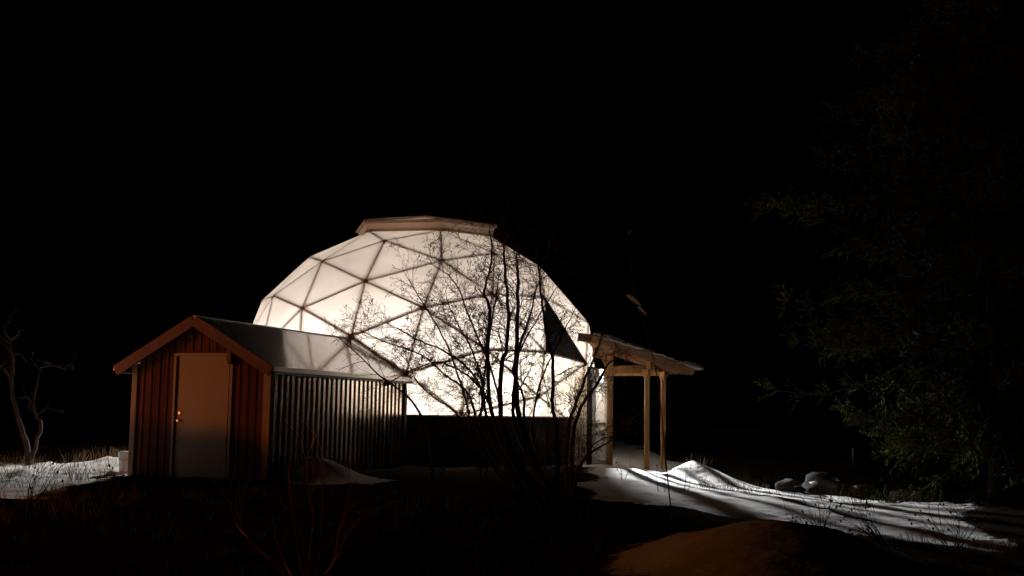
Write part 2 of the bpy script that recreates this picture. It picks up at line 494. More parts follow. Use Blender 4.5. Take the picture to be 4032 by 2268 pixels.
OPAQUE = {11, 10, 37}
foot = []
for f in DOME_F:
    if APEX in f:
        continue
    poly = clip([V[i] for i in f])
    if len(poly) < 3:
        continue
    c = sum(poly, Vector()) / len(poly)
    n = (poly[1] - poly[0]).cross(poly[2] - poly[0]).normalized()
    if n.dot(c - DC) < 0:
        poly.reverse(); n = -n
    for i in range(len(poly)):
        a, b = poly[i], poly[(i + 1) % len(poly)]
        if a.z < ZB + 1e-3 and b.z < ZB + 1e-3:
            foot.append((a.copy(), b.copy()))
    poly = [p + (c - p) * 0.006 for p in poly]
    opaque = set(f) == OPAQUE
    low = c.z < 2.15
    left_clear = low and c.x < -5.0 and c.y < 27.5
    m = M['grey_panel'] if opaque else (M['glass'] if left_clear else (M['poly_low'] if low else M['poly']))
    k = n * (0.03 if opaque else 0.012)
    o = pyd('panel', [loc(dome, p + k) for p in poly], [tuple(range(len(poly)))], m, dome)
    if opaque:
        o['label'] = 'opaque dark grey triangular panel'
# struts, each its own timber set behind the sheets
done = set()
for f in DOME_F:
    for i in range(3):
        a, b = f[i], f[(i + 1) % 3]
        key = (min(a, b), max(a, b))
        if key in done or APEX in key:
            continue
        done.add(key)
        p, q = V[a].copy(), V[b].copy()
        if p.z < ZB and q.z < ZB:
            continue
        if p.z < ZB: p = p.lerp(q, (ZB - p.z) / (q.z - p.z))
        if q.z < ZB: q = q.lerp(p, (ZB - q.z) / (p.z - q.z))
        if (p - q).length < 0.1:
            continue
        up = ((p + q) / 2 - DC).normalized()
        beam('strut', p, q, 0.046, 0.10, M['strut'], dome, up, -0.055, 0.004)
hubs = [i for i in range(len(V)) if V[i].z > ZB + 0.02 and i != APEX]
for i in hubs:
    n = (V[i] - DC).normalized()
    t = Tubes(); t.add([V[i] - n * 0.09, V[i] + n * 0.004], [0.06, 0.06], 8)
    t.build('hub', M['strut'], dome, False)

# low wall under the glazing, one panel of boards to each side of the footing
foot.sort(key=lambda s: math.atan2(s[0].y - DC.y, s[0].x - DC.x))
for a, b in foot:
    if (b - a).length < 0.03:
        continue
    mid = (a + b) / 2
    nrm = Vector((mid.x - DC.x, mid.y - DC.y, 0)).normalized()
    if mid.x > 1.2 and 25.2 < mid.y < 27.4:
        pass
    lo = Vector((0, 0, -0.25))
    vv = []
    tg = (b - a).normalized() * 0.03
    for p in (a - tg, b + tg):
        for r in (0.02, -0.10):
            for z in (ZB - 0.035, -0.25):
                vv.append(loc(dome, Vector((p.x, p.y, z)) + nrm * r))
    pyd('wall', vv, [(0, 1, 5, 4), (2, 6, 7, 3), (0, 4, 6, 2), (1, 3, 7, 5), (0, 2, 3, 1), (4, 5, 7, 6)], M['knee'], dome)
    beam('sill', a + Vector((0, 0, -0.017)), b + Vector((0, 0, -0.017)), 0.16, 0.034, M['strut'], dome, (0, 0, 1), 0, 0.004)
ring = [loc(dome, Vector((DC.x + 3.35 * math.cos(t * math.pi / 16), DC.y + 3.35 * math.sin(t * math.pi / 16), 0.02))) for t in range(32)]
pyd('floor', ring, [tuple(range(32))], M['gravel'], dome)

# raised vent cap on the top: fascia boards, six lid sheets and hip battens
ctr = sum((V[i] for i in hexring), Vector()) / 6
top = Vector((ctr.x, ctr.y, ctr.z + 0.50))
cap_lo, cap_hi = [], []
for i in hexring:
    d = V[i] - ctr; d.z = 0
    cap_lo.append(V[i] + d * 0.035 + Vector((0, 0, 0.015)))
    cap_hi.append(V[i] + d * 0.06 + Vector((0, 0, 0.20)))
for k in range(6):
    a, b = cap_lo[k], cap_lo[(k + 1) % 6]
    A, B = cap_hi[k], cap_hi[(k + 1) % 6]
    n = ((a + b) / 2 - ctr); n.z = 0; n.normalize()
    fv = [a, b, B, A]
    pyd('fascia_sheet', [loc(dome, p) for p in fv], [(0, 1, 2, 3)], M['fascia_sheet'], dome)
    beam('fascia_rail', a, b, 0.035, 0.05, M['fascia'], dome, (0, 0, 1), 0.005, 0.004)
    beam('fascia_rail', A, B, 0.035, 0.04, M['fascia'], dome, (0, 0, 1), 0.0, 0.004)
    up = Vector((0, 0, 0.024))
    A2, B2 = A + (A - ctr) * 0.03, B + (B - ctr) * 0.03
    A2.z, B2.z = A.z, B.z
    pyd('vent_lid', [loc(dome, p + up) for p in (A2, B2, top)], [(0, 1, 2)], M['lid'], dome)
    beam('lid_edge', A2 + up, B2 + up, 0.03, 0.03, M['fascia'], dome, (0, 0, 1), 0.0, 0.004)
    beam('hip_batten', A2 + up * 2.4, top + up * 2.4, 0.05, 0.03, M['fascia'], dome, (0, 0, 1), 0, 0.004)


# lamps hung inside: shade, bulb, cord
def grow_lamp(x, y, z, label, r=0.11):
    L = empty('grow_lamp', (x, y, z), label, 'lamp', 'lamps hung inside the dome')
    bm = bmesh.new()
    bmesh.ops.create_uvsphere(bm, u_segments=16, v_segments=10, radius=r)
    me = bpy.data.meshes.new('bulb'); bm.to_mesh(me); bm.free()
    link('bulb', me, M['bulb'], L)
    t = Tubes(); p = Vector((x, y, z))
    t.add([p + Vector((0, 0, 0.34)), p + Vector((0, 0, 0.26)), p + Vector((0, 0, 0.13))], [0.05, 0.09, 0.17], 16, False)
    t.build('shade', M['white'], L)
    t = Tubes(); t.add([p + Vector((0, 0, 0.34)), p + Vector((0, 0, 1.2))], [0.008, 0.008], 5)
    t.build('cord', M['iron'], L)
    return L


for (x, y, z, r), where in zip(LAMPS, ('near the low wall behind the shrub', 'near the shed end of the dome', 'on its far left flank', 'near the middle of the porch side', 'at the back of the dome', 'just inside the glazed door')):
    grow_lamp(x, y, z, 'bright shaded bulb inside the dome ' + where, r)


# tall plants in tubs inside, seen as soft shadows on the lower sheets
def tub_plant(x, y, hgt, n, label):
    pl = empty('tub_plant', (x, y, 0.02), label, 'plant', 'plants in tubs inside the dome')
    p = Vector((x, y, 0.02))
    t = Tubes(); t.add([p, p + Vector((0, 0, 0.42)), p + Vector((0, 0, 0.45)), p + Vector((0, 0, 0.44))], [0.17, 0.22, 0.23, 0.19], 14)
    t.build('tub', M['planter'], pl)
    for k in range(n):
        a = random.uniform(0, 6.283)
        q = p + Vector((0.07 * math.cos(a), 0.07 * math.sin(a), 0.42))
        pts = [q]
        dd = Vector((math.cos(a) * 0.22, math.sin(a) * 0.22, 1))
        for i in range(9):
            dd = (dd + rv(0.16)).normalized()
            pts.append(pts[-1] + dd * (hgt - 0.42) / 9)
        t = Tubes(); t.add(pts, [0.012 - 0.001 * i for i in range(10)], 5)
        st_ = t.build('stem', M['foliage'], pl)
        lv, lf = [], []
        for c in pts[2:]:
            for _ in range(5):
                e = rv(1.0); e.z -= 0.2; e.normalize()
                s2 = e.cross(rv()).normalized()
                L = random.uniform(0.09, 0.20); w = L * 0.28
                i = len(lv)
                lv += [c, c + e * L * 0.5 + s2 * w, c + e * L, c + e * L * 0.5 - s2 * w]
                lf.append((i, i + 1, i + 2, i + 3))
        o = pyd('leaves', [v - pl.location for v in lv], lf, M['foliage'], st_)
        o['kind'] = 'stuff'


tub_plant(-1.45, 24.45, 1.75, 3, 'leafy tub plant inside the dome next to the shed end')
tub_plant(0.0, 24.95, 1.95, 4, 'taller leafy tub plant inside the dome behind the shrub stems')
tub_plant(0.75, 25.6, 1.7, 3, 'leafy tub plant inside the dome beneath the dark grey panel')


# added floodlights that brighten the snow: one on the dome's far flank, one porch side
def added_floodlight(p, aim, watts, col, angle, label, bracket, streak_blades=()):
    fl = empty('added_floodlight', p, label, 'added_floodlight')
    p, aim = Vector(p), Vector(aim)
    d = (aim - p).normalized()
    beam('housing', p - d * 0.10, p - d * 0.012, 0.16, 0.11, M['iron'], fl, (0, 0, 1), 0, 0.01)
    beam('bracket', p - d * 0.08, Vector(bracket), 0.025, 0.025, M['iron'], fl, (0, 1, 0), 0, 0.0)
    ld = bpy.data.lights.new('flood_beam', 'SPOT')
    ld.energy = watts; ld.color = col; ld.spot_size = angle; ld.spot_blend = 0.8; ld.shadow_soft_size = 0.008
    lo = bpy.data.objects.new('flood_beam', ld)
    COL.objects.link(lo); lo.parent = fl
    lo.location = d * 0.02
    s_ = d.cross(Vector((0, 0, 1))).normalized()
    for t, w in streak_blades:      # upright blades added to cast streaks on the snow
        q = p + d * 0.34 + s_ * t
        beam('streak_blade', q + Vector((0, 0, -0.17)), q + Vector((0, 0, 0.15)), w, 0.012, M['iron'], fl, d, 0, 0.0)
    lo.rotation_euler = d.to_track_quat('-Z', 'Y').to_euler()


added_floodlight((-6.45, 25.7, 1.95), (-7.2, 16.5, -0.9), FLOOD_L, (1.0, 0.95, 0.90), math.radians(62), 'small added spot lamp behind the shed on the left flank of the dome', (-5.9, 26.2, 1.75))
added_floodlight((1.72, 24.72, 2.02), (5.3, 17.6, -0.9), FLOOD_R, (0.97, 0.98, 1.0), math.radians(54), 'small added spot lamp beside the glazed door under the porch', (1.66, 25.0, 2.06), ((-0.075, 0.010), (-0.045, 0.020), (-0.010, 0.012), (0.022, 0.022), (0.055, 0.012), (0.095, 0.025)))


# ------------------------------------------------------------------ the shed built against the dome
TH, SW, SL, ZE, ZR = 0.316, 2.48, 5.34, 1.80, 2.50
SC = Vector((-3.77, 18.37, 0))
sa = Vector((-math.cos(TH), math.sin(TH), 0))     # along the front, to the left
sb = Vector((math.sin(TH), math.cos(TH), 0))      # back towards the dome
shed = empty('shed', SC + sa * SW / 2 + sb * SL / 2, 'small gabled shed with tan door, red brown boards and ribbed metal side wall', 'shed')


def S(i, j, z):
    return SC + sa * i + sb * j + Vector((0, 0, z))


def gable(i):
    return ZE + (ZR - ZE) * (1 - abs(i - SW / 2) / (SW / 2))


def solid(name, poly, off, m, parent):
    """a flat polygon given a thickness along off"""
    n = len(poly)
    vv = [loc(parent, p) for p in poly] + [loc(parent, p + off) for p in poly]
    ff = [tuple(range(n)), tuple(range(2 * n - 1, n - 1, -1))] + [(k, n + k, n + (k + 1) % n, (k + 1) % n) for k in range(n)]
    o = pyd(name, vv, ff, m, parent)
    bm = bmesh.new(); bm.from_mesh(o.data)
    bmesh.ops.recalc_face_normals(bm, faces=bm.faces)
    bm.to_mesh(o.data); bm.free()
    return o


# inner shell
solid('back_wall', [S(0.05, SL - 0.1, -0.1), S(SW - 0.05, SL - 0.1, -0.1), S(SW - 0.05, SL - 0.1, ZE), S(SW / 2, SL - 0.1, ZR - 0.03), S(0.05, SL - 0.1, ZE)], sb * 0.05, M['knee'], shed)
solid('front_shell', [S(0.03, 0.03, -0.2), S(SW - 0.03, 0.03, -0.2), S(SW - 0.03, 0.03, ZE), S(SW / 2, 0.03, ZR - 0.03), S(0.03, 0.03, ZE)], sb * 0.05, M['brown_board'], shed)
solid('left_wall', [S(SW - 0.02, 0.05, -0.2), S(SW - 0.02, SL, -0.2), S(SW - 0.02, SL, ZE), S(SW - 0.02, 0.05, ZE)], -sa * 0.05, M['brown_board'], shed)
solid('side_wall', [S(0.02, 0.05, -0.2), S(0.02, SL, -0.2), S(0.02, SL, ZE), S(0.02, 0.05, ZE)], sa * 0.05, M['metal_side'], shed)
# front boards, side by side, the door opening left free  (i runs from the right corner to the left)
D0, D1, DT = 0.70, 1.73, 1.985
edges = [0.09]
while edges[-1] < SW - 0.09:
    edges.append(min(SW - 0.09, edges[-1] + 0.148))
for k in range(len(edges) - 1):
    i0, i1 = edges[k] + 0.004, edges[k + 1] - 0.004
    segs = [(-0.15, None)]
    if i1 > D0 - 0.03 and i0 < D1 + 0.03:
        if i0 < D0 - 0.03: i1 = D0 - 0.03; segs = [(-0.15, None)]
        elif i1 > D1 + 0.03: i0 = D1 + 0.03; segs = [(-0.15, None)]
        else: segs = [(DT + 0.03, None)]
    if i1 - i0 < 0.02: continue
    j = random.uniform(-0.006, 0.004)
    z0 = segs[0][0]
    poly = [S(i0, j, z0), S(i1, j, z0), S(i1, j, gable(i1) - 0.02)]
    if i0 < SW / 2 < i1: poly.append(S(SW / 2, j, ZR - 0.02))
    poly.append(S(i0, j, gable(i0) - 0.02))
    solid('board', poly, sb * 0.022, M['brown_board'], shed)
    if k % 1 == 0 and z0 < 0 or k % 1 == 0:
        ib = edges[k]
        if not (z0 > 0 and (ib < D0 or ib > D1)) and not (D0 - 0.05 < ib < D1 + 0.05 and z0 < 0):
            beam('batten', S(ib, -0.012, z0), S(ib, -0.012, gable(ib) - 0.05), 0.030, 0.022, M['brown_board'], shed, -sb, 0, 0.003)
# corner posts, lit honey wood
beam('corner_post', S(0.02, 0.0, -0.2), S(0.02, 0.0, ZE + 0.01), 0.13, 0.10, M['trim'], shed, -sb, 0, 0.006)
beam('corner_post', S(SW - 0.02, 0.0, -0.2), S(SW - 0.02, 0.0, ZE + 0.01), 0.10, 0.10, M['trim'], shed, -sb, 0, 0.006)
beam('corner_flashing', S(-0.055, 0.055, -0.15), S(-0.055, 0.055, ZE - 0.02), 0.03, 0.03, M['gutter'], shed, -sb, 0, 0.003)
# door with frame, knob and lock plate
fr = 0.05
dr = solid('door', [S(D0 + fr, -0.005, -0.02), S(D1 - fr, -0.005, -0.02), S(D1 - fr, -0.005, DT - fr), S(D0 + fr, -0.005, DT - fr)], sb * 0.03, M['door'], shed)
beam('door_jamb', S(D0 + fr / 2, -0.02, -0.03), S(D0 + fr / 2, -0.02, DT - fr), fr, 0.06, M['door'], shed, -sb)
beam('door_jamb', S(D1 - fr / 2, -0.02, -0.03), S(D1 - fr / 2, -0.02, DT - fr), fr, 0.06, M['door'], shed, -sb)
beam('door_head', S(D0, -0.02, DT - fr / 2), S(D1, -0.02, DT - fr / 2), fr, 0.06, M['door'], shed, -sb)
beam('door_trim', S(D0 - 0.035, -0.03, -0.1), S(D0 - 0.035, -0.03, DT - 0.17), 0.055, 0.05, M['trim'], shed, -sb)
hi = D1 - fr - 0.075
def lathe(name, c, prof, axis_, m, parent):
    t = Tubes(); t.add([c + axis_ * z for z, r in prof], [r for z, r in prof], 14)
    return t.build(name, m, parent, False)
lathe('lock_plate', S(hi, -0.006, 1.02), [(0, 0.032), (0.012, 0.032), (0.020, 0.022)], -sb, M['brass'], dr)
lathe('knob', S(hi, -0.006, 0.90), [(0, 0.030), (0.008, 0.030), (0.012, 0.012), (0.035, 0.012), (0.045, 0.026), (0.06, 0.028), (0.07, 0.018)], -sb, M['brass'], dr)
# small lamp housing on the wall right of the door head
hs = beam('lamp_housing', S(D0 - 0.045, -0.11, DT - 0.15), S(D0 - 0.045, -0.11, DT + 0.055), 0.095, 0.13, M['rake'], shed, -sb, 0, 0.015)
hsb = beam('lamp_base', S(D0 - 0.045, -0.10, DT - 0.185), S(D0 - 0.045, -0.10, DT - 0.152), 0.075, 0.09, M['iron'], shed, -sb, 0, 0.008)
# ribbed metal side wall: rib by rib
nr = 28
for k in range(nr):
    j = 0.16 + (SL - 0.42) * k / (nr - 1)
    beam('rib', S(-0.012, j, -0.15), S(-0.012, j, ZE - 0.06), 0.098, 0.040, M['metal_rib'], shed, -sa, 0, 0.008)
beam('end_post', S(-0.01, SL - 0.03, -0.15), S(-0.01, SL - 0.03, ZE - 0.02), 0.12, 0.07, M['knee'], shed, -sa, 0, 0.006)
# roof: two slopes with overhang, edge strips, rake boards
OV, OE = 0.28, 0.20
slope = (ZR - ZE) / (SW / 2)
for sgn in (-1, 1):
    def R(e, j, dz=0.0):   # e: distance out from the ridge line
        return S(SW / 2 + sgn * e, j, ZR + 0.06 - slope * e + dz)
    E_ = SW / 2 + OE
    solid('roof_slope', [R(0, -OV), R(E_, -OV), R(E_, SL), R(0, SL)], Vector((0, 0, -0.045)), M['roof'], shed)
    rb = beam('rake_board', R(0.0, -OV - 0.012, -0.075), R(E_ - 0.02, -OV - 0.012, -0.075), 0.028, 0.17, M['rake'], shed, (0, 0, 1), 0, 0.004)
    beam('eave_strip', R(E_ + 0.012, -OV, -0.015), R(E_ + 0.012, SL, -0.015), 0.03, 0.075, M['gutter'], shed, (0, 0, 1), 0, 0.005)
    beam('eave_board', R(E_ - 0.06, -OV + 0.02, -0.105), R(E_ - 0.06, SL, -0.105), 0.10, 0.06, M['metal_side'], shed, (0, 0, 1), 0, 0.005)
beam('ridge_cap', S(SW / 2, -OV, ZR + 0.06), S(SW / 2, SL, ZR + 0.06), 0.07, 0.012, M['gutter'], shed, (0, 0, 1), 0, 0.004)


# ------------------------------------------------------------------ porch and door on the right flank of the dome
porch = empty('porch', (2.6, 25.9, -0.2), 'open timber porch with sloping shake roof on slim posts beside the dome', 'porch')
YF, YB = 25.1, 26.9
# glazed door in a white frame
dw = empty('glazed_door', (1.95, 26.0, -0.05), 'white framed glass door glowing under the porch roof', 'door')
dw['kind'] = 'thing'
p0, p1 = Vector((1.80, 25.45, -0.12)), Vector((2.16, 26.75, -0.12))
H = Vector((0, 0, 2.10))
dn = (p1 - p0).cross(Vector((0, 0, 1))).normalized()
beam('jamb', p0, p0 + H, 0.09, 0.10, M['white'], dw, dn)
beam('jamb', p1, p1 + H, 0.09, 0.10, M['white'], dw, dn)
beam('head', p0 + H, p1 + H, 0.10, 0.09, M['white'], dw, (0, 0, 1))
beam('kick_rail', p0 + Vector((0, 0, 0.10)), p1 + Vector((0, 0, 0.10)), 0.06, 0.20, M['white'], dw, (0, 0, 1))
beam('mid_rail', p0 + Vector((0, 0, 1.0)), p1 + Vector((0, 0, 1.0)), 0.05, 0.08, M['white'], dw, (0, 0, 1))
e0, e1 = p0.lerp(p1, 0.05), p0.lerp(p1, 0.95)
for z0, z1 in ((0.2, 0.96), (1.04, 2.05)):
    pyd('pane', [loc(dw, e0 + Vector((0, 0, z0))), loc(dw, e1 + Vector((0, 0, z0))), loc(dw, e1 + Vector((0, 0, z1))), loc(dw, e0 + Vector((0, 0, z1)))], [(0, 1, 2, 3)], M['glass'], dw)
# entry side cheeks that carry the door out from the dome
for q, inner in ((p0, Vector((1.28, 25.35, -0.12))), (p1, Vector((1.60, 26.95, -0.12)))):
    solid('cheek', [q, inner, inner + H, q + H], Vector((0, 0.03, 0)), M['poly_low'], dw)
# posts
posts = [(at(2322, 1500, 25.0), -0.15, 2.10), (at(2402, 1500, 25.3), -0.2, 2.5), (at(2548, 1500, 25.2), -0.4, 2.06), (at(2612, 1500, 26.7), -0.4, 2.06)]
for k, (p, z0, z1) in enumerate(posts):
    b_ = Vector((p.x, p.y, z0)); t_ = Vector((p.x, p.y, z1))
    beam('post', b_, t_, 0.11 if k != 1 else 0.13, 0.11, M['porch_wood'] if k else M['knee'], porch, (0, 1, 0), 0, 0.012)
    if k >= 2:
        # shaped capital under the beam
        t = Tubes()
        t.add([t_ + Vector((0, 0, -0.16)), t_ + Vector((0, 0, -0.10)), t_ + Vector((0, 0, -0.05)), t_ + Vector((0, 0, 0.02))], [0.075, 0.085, 0.13, 0.145], 4)
        c = t.build('capital', M['porch_wood'], porch, False)
P1, P2, P3 = [p[0] for p in posts[1:]]
beam('beam', Vector((P1.x - 0.1, P1.y, 2.05)), Vector((P2.x + 0.15, P2.y, 2.10)), 0.10, 0.17, M['porch_wood'], porch)
beam('beam', Vector((P2.x, P2.y - 0.25, 2.16)), Vector((P3.x, P3.y + 0.25, 2.16)), 0.10, 0.17, M['porch_wood'], porch)
beam('beam', Vector((P1.x - 0.2, 26.7, 2.05)), Vector((P3.x + 0.1, 26.7, 2.08)), 0.10, 0.17, M['porch_wood'], porch)
# rafters running down from the dome
A_ = at(2335, 1318, 25.0); B_ = at(2735, 1452, 25.0)
d_ = (B_ - A_)
for k in range(5):
    y = 24.95 + k * 0.47
    off = Vector((0, y - 25.0, random.uniform(-0.015, 0.015)))
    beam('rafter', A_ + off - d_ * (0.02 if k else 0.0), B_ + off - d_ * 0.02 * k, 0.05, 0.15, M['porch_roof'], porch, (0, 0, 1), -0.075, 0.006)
beam('ledger', A_ + Vector((-0.32, -0.02, -0.05)), A_ + Vector((0.05, 0.0, -0.09)), 0.10, 0.17, M['porch_roof'], porch)
beam('knee_brace', Vector((P1.x, P1.y, 1.98)), Vector((P1.x - 0.26, P1.y, 2.55)), 0.08, 0.09, M['porch_wood'], porch, (0, 1, 0))
beam('gusset', Vector((P1.x - 0.38, P1.y, 2.44)), Vector((P1.x + 0.02, P1.y, 2.36)), 0.07, 0.22, M['porch_roof'], porch)
# deck boards under the shakes, then courses of split shakes
up = Vector((0, 1, 0)).cross(d_.normalized()) * -1
if up.z < 0: up = -up
nco = 11
for c in range(nco):
    t0 = c / nco * 1.03
    y = 24.86 + random.uniform(-0.03, 0.03)
    while y < 27.0:
        w = random.uniform(0.12, 0.24)
        a = A_ + d_ * (t0 + random.uniform(-0.012, 0.012)); a.y = y + w / 2
        l = d_ * (1 / nco * random.uniform(1.25, 1.5))
        b_ = a + l
        b_.y = y + w / 2
        beam('shake', a + up * 0.022, b_ + up * (0.040 + random.uniform(0, 0.016)), w - 0.012, random.uniform(0.016, 0.03), M['shake'], porch, up, 0, 0.0)
        y += w
# snow lying on the roof edge
for t0, t1, h in ((0.02, 0.30, 0.05), (0.33, 0.48, 0.05), (0.50, 0.56, 0.03), (0.88, 1.08, 0.07)):
    pts_, rr = [], []
    for k in range(9):
        t = t0 + (t1 - t0) * k / 8
        q = A_ + d_ * t + up * (0.055 + 0.012 * random.random()); q.y = 24.98
        pts_.append(q); rr.append(h * (0.35 + 0.65 * math.sin(math.pi * (0.12 + 0.76 * k / 8))) * random.uniform(0.75, 1.1))
    tb = Tubes(); tb.add(pts_, rr, 8)
    s_ = tb.build('snow_strip', M['snow'], None)
    for v in s_.data.vertices:
        v.co.z = pts_[4].z + (v.co.z - pts_[4].z)
    tag(s_, ['thin strip of snow on the porch roof edge by the dome', 'short strip of snow halfway down the porch roof edge', 'small clump of snow on the porch roof edge', 'lump of snow at the low tip of the porch roof'][[0.02, 0.33, 0.50, 0.88].index(t0)], 'snow')


# ------------------------------------------------------------------ plants
def grow(tb, p, d, length, r, depth, droop=0.0, spread=0.8, wander=0.28, kids=(2, 4), seg=None, tips=None, rmin=0.0022, keep=0.62):
    """a wandering twig with side twigs"""
    n = max(3, int(length / (seg or 0.09)))
    pts, rad = [p.copy()], [r]
    cur = d.normalized()
    for i in range(n):
        cur = (cur + rv(wander) + Vector((0, 0, -droop * (i / n)))).normalized()
        p = p + cur * (length / n)
        pts.append(p.copy())
        rad.append(max(rmin, r * (1 - 0.72 * (i + 1) / n)))
    tb.add(pts, rad, 5 if r > 0.012 else 3, False)
    if depth <= 0:
        if tips is not None: tips.append(pts[-1])
        return pts
    for _ in range(random.randint(*kids)):
        k = random.randint(max(1, int(n * 0.2)), n)
        base = (pts[k] - pts[k - 1]).normalized()
        side = rv(1.0)
        side = (side - base * side.dot(base))
        if side.length < 1e-3: continue
        nd = (base + side.normalized() * random.uniform(0.5, 1.3) * spread).normalized()
        grow(tb, pts[k], nd, length * random.uniform(0.38, 0.7), max(rmin, rad[k] * keep), depth - 1, droop, spread, wander, kids, seg, tips, rmin, keep)
    return pts


# --- the bare many-stemmed shrub between camera and dome
SY = 17.4
shrub = empty('bare_shrub', (0.55, SY, -0.15), 'tall leafless many stemmed shrub standing in front of the glowing dome', 'shrub')
BASE = lambda: Vector((random.uniform(0.25, 1.05), SY + random.uniform(-0.35, 0.35), -0.2))
stems = [  # (pixels of the photograph up the stem), depth, root radius
    ([(2120, 1960), (1985, 1700), (1974, 1455), (1996, 1362), (2000, 1199), (1987, 1060), (1982, 971)], 17.3, 0.034),
    ([(2150, 1970), (2045, 1640), (2033, 1432), (2038, 1222), (2038, 1083), (2033, 1005)], 17.5, 0.036),
    ([(2100, 1960), (1950, 1680), (1921, 1409), (1926, 1222), (1907, 1148), (1935, 1036), (1933, 930)], 17.2, 0.026),
    ([(2080, 1955), (1900, 1690), (1898, 1600), (1917, 1394), (1950, 1200), (1960, 1100)], 17.6, 0.022),
    ([(2180, 1975), (2030, 1680), (2040, 1394), (2075, 1280), (2110, 1150)], 17.0, 0.026),
    ([(2200, 1985), (2190, 1700), (2176, 1600), (2175, 1417), (2150, 1300), (2130, 1150), (2120, 1050)], 17.4, 0.028),
    ([(2230, 1985), (2235, 1720), (2260, 1610), (2298, 1511), (2335, 1417), (2377, 1309)], 17.3, 0.026),
    ([(2250, 1975), (2255, 1720), (2290, 1600), (2345, 1525), (2391, 1441), (2450, 1390)], 17.0, 0.026),
    ([(2160, 1965), (2070, 1700), (2060, 1560), (2020, 1450), (2090, 1300), (2180, 1150)], 17.9, 0.020),
    ([(2060, 1950), (1960, 1700), (1900, 1540), (1800, 1455), (1690, 1430), (1540, 1500)], 17.5, 0.018),
    ([(2050, 1950), (1930, 1680), (1880, 1500), (1780, 1400), (1650, 1340), (1560, 1290)], 17.1, 0.018),
    ([(2040, 1950), (1860, 1720), (1840, 1600), (1770, 1380), (1700, 1250), (1620, 1120)], 17.7, 0.018),
    ([(2250, 1990), (2280, 1850), (2320, 1790), (2400, 1735), (2440, 1690)], 16.8, 0.020),
    ([(2240, 2000), (2290, 1830), (2350, 1740), (2430, 1715)], 17.0, 0.014),
    ([(2080, 1960), (1990, 1700), (1950, 1500), (1850, 1250), (1790, 1110), (1720, 1050)], 17.8, 0.018),
    ([(2030, 1945), (1880, 1760), (1790, 1620), (1700, 1560), (1640, 1500), (1590, 1380)], 17.3, 0.014),
    ([(2040, 1945), (1900, 1740), (1850, 1560), (1760, 1480), (1660, 1400), (1500, 1340), (1420, 1300)], 17.4, 0.016),
    ([(2050, 1945), (1930, 1720), (1900, 1520), (1860, 1380), (1800, 1270), (1760, 1180)], 17.2, 0.016),
    ([(2150, 1965), (2100, 1720), (2130, 1500), (2200, 1350), (2260, 1230)], 17.9, 0.016),
]
berry_tips = []
for px_, dep, r0 in stems:
    pts = [at(x, y, dep + random.uniform(-0.12, 0.12) * min(3, i)) for i, (x, y) in enumerate(px_)]
    pts[0].z = gz(pts[0].x, pts[0].y) - 0.05
    path = smoothpath(pts, 5)
    path = [p + rv(0.010) for p in path]
    n = len(path)
    rad = [max(0.005, 1.3 * r0 * (1.0 - 0.68 * i / (n - 1))) for i in range(n)]
    tb = Tubes(); tb.add(path, rad, 7)
    st = tb.build('stem', M['bark'], shrub)
    tw = Tubes(); tips = []
    left = px_[-1][0] < 1800
    for k in range(int(n * 0.30), n, 1):
        if random.random() > 0.92: continue
        base = (path[min(k + 1, n - 1)] - path[k - 1]).normalized()
        sd = Vector((random.uniform(-1.25, 0.70) if px_[-1][0] < 2250 else random.uniform(-0.9, 0.75), random.uniform(-0.7, 0.7), random.uniform(-0.25, 0.55)))
        L = random.uniform(0.35, 0.95) * (0.55 + 0.45 * (1 - k / n))
        nd = (base * 0.55 + sd).normalized()
        if px_[-1][0] > 2250: L *= 0.55
        if left: L *= 1.15
        grow(tw, path[k], nd, L, max(0.0035, rad[k] * 0.38), 3, 0.10, 0.85, 0.30, (2, 4), 0.075, tips, 0.0024)
    grow(tw, path[-1], base, 0.30, rad[-1], 2, 0.05, 0.8, 0.25, (2, 4), 0.07, tips, 0.0021)
    for t in tips:
        if random.random() < 0.30: tw.blob(t, random.uniform(0.006, 0.011), 1.3)
    tag(tw.build('twigs', M['twig'], st), None, None, None, 'stuff')

# --- small bushes of weeds along the foot of the dome, seen against the lit sheets
def weed(x, y, h, n, label, m='twig', spread=0.55, depth=2, lean=(0, 0), name='dead_weed', group=None, droop=0.12, r=0.006, root=None):
    z = gz(x, y) - 0.03
    w = empty(name, (x, y, z), label, 'weed' if 'weed' in name else 'shrub', group)
    for k in range(n):
        tb = Tubes(); tips = []
        a = random.uniform(0, 2 * math.pi)
        d = Vector((math.cos(a) * spread * random.random() + lean[0], math.sin(a) * spread * random.random() + lean[1], 1))
        grow(tb, Vector((x + math.cos(a) * 0.05, y + math.sin(a) * 0.05, z)), d, h * random.uniform(0.6, 1.0), r, depth, droop, 0.6, 0.14, (2, 4), 0.09, tips, 0.002)
        for t in tips:
            if random.random() < 0.4: tb.blob(t, random.uniform(0.008, 0.016), 1.5)
        tb.build('stalk', M[m], w)
    return w


weed(-1.15, 20.6, 1.75, 7, 'tall dead weed with drooping seed heads beside the ribbed shed wall', spread=0.35, droop=0.35)
weed(-0.45, 20.9, 1.85, 8, 'tall dead weed with seed heads in front of the low dome wall', spread=0.4, droop=0.35)
weed(0.55, 20.2, 1.8, 8, 'bushy dead weed behind the shrub stems', spread=0.5)
weed(1.15, 20.6, 1.7, 6, 'thin dead weed near the glazed door', spread=0.35)

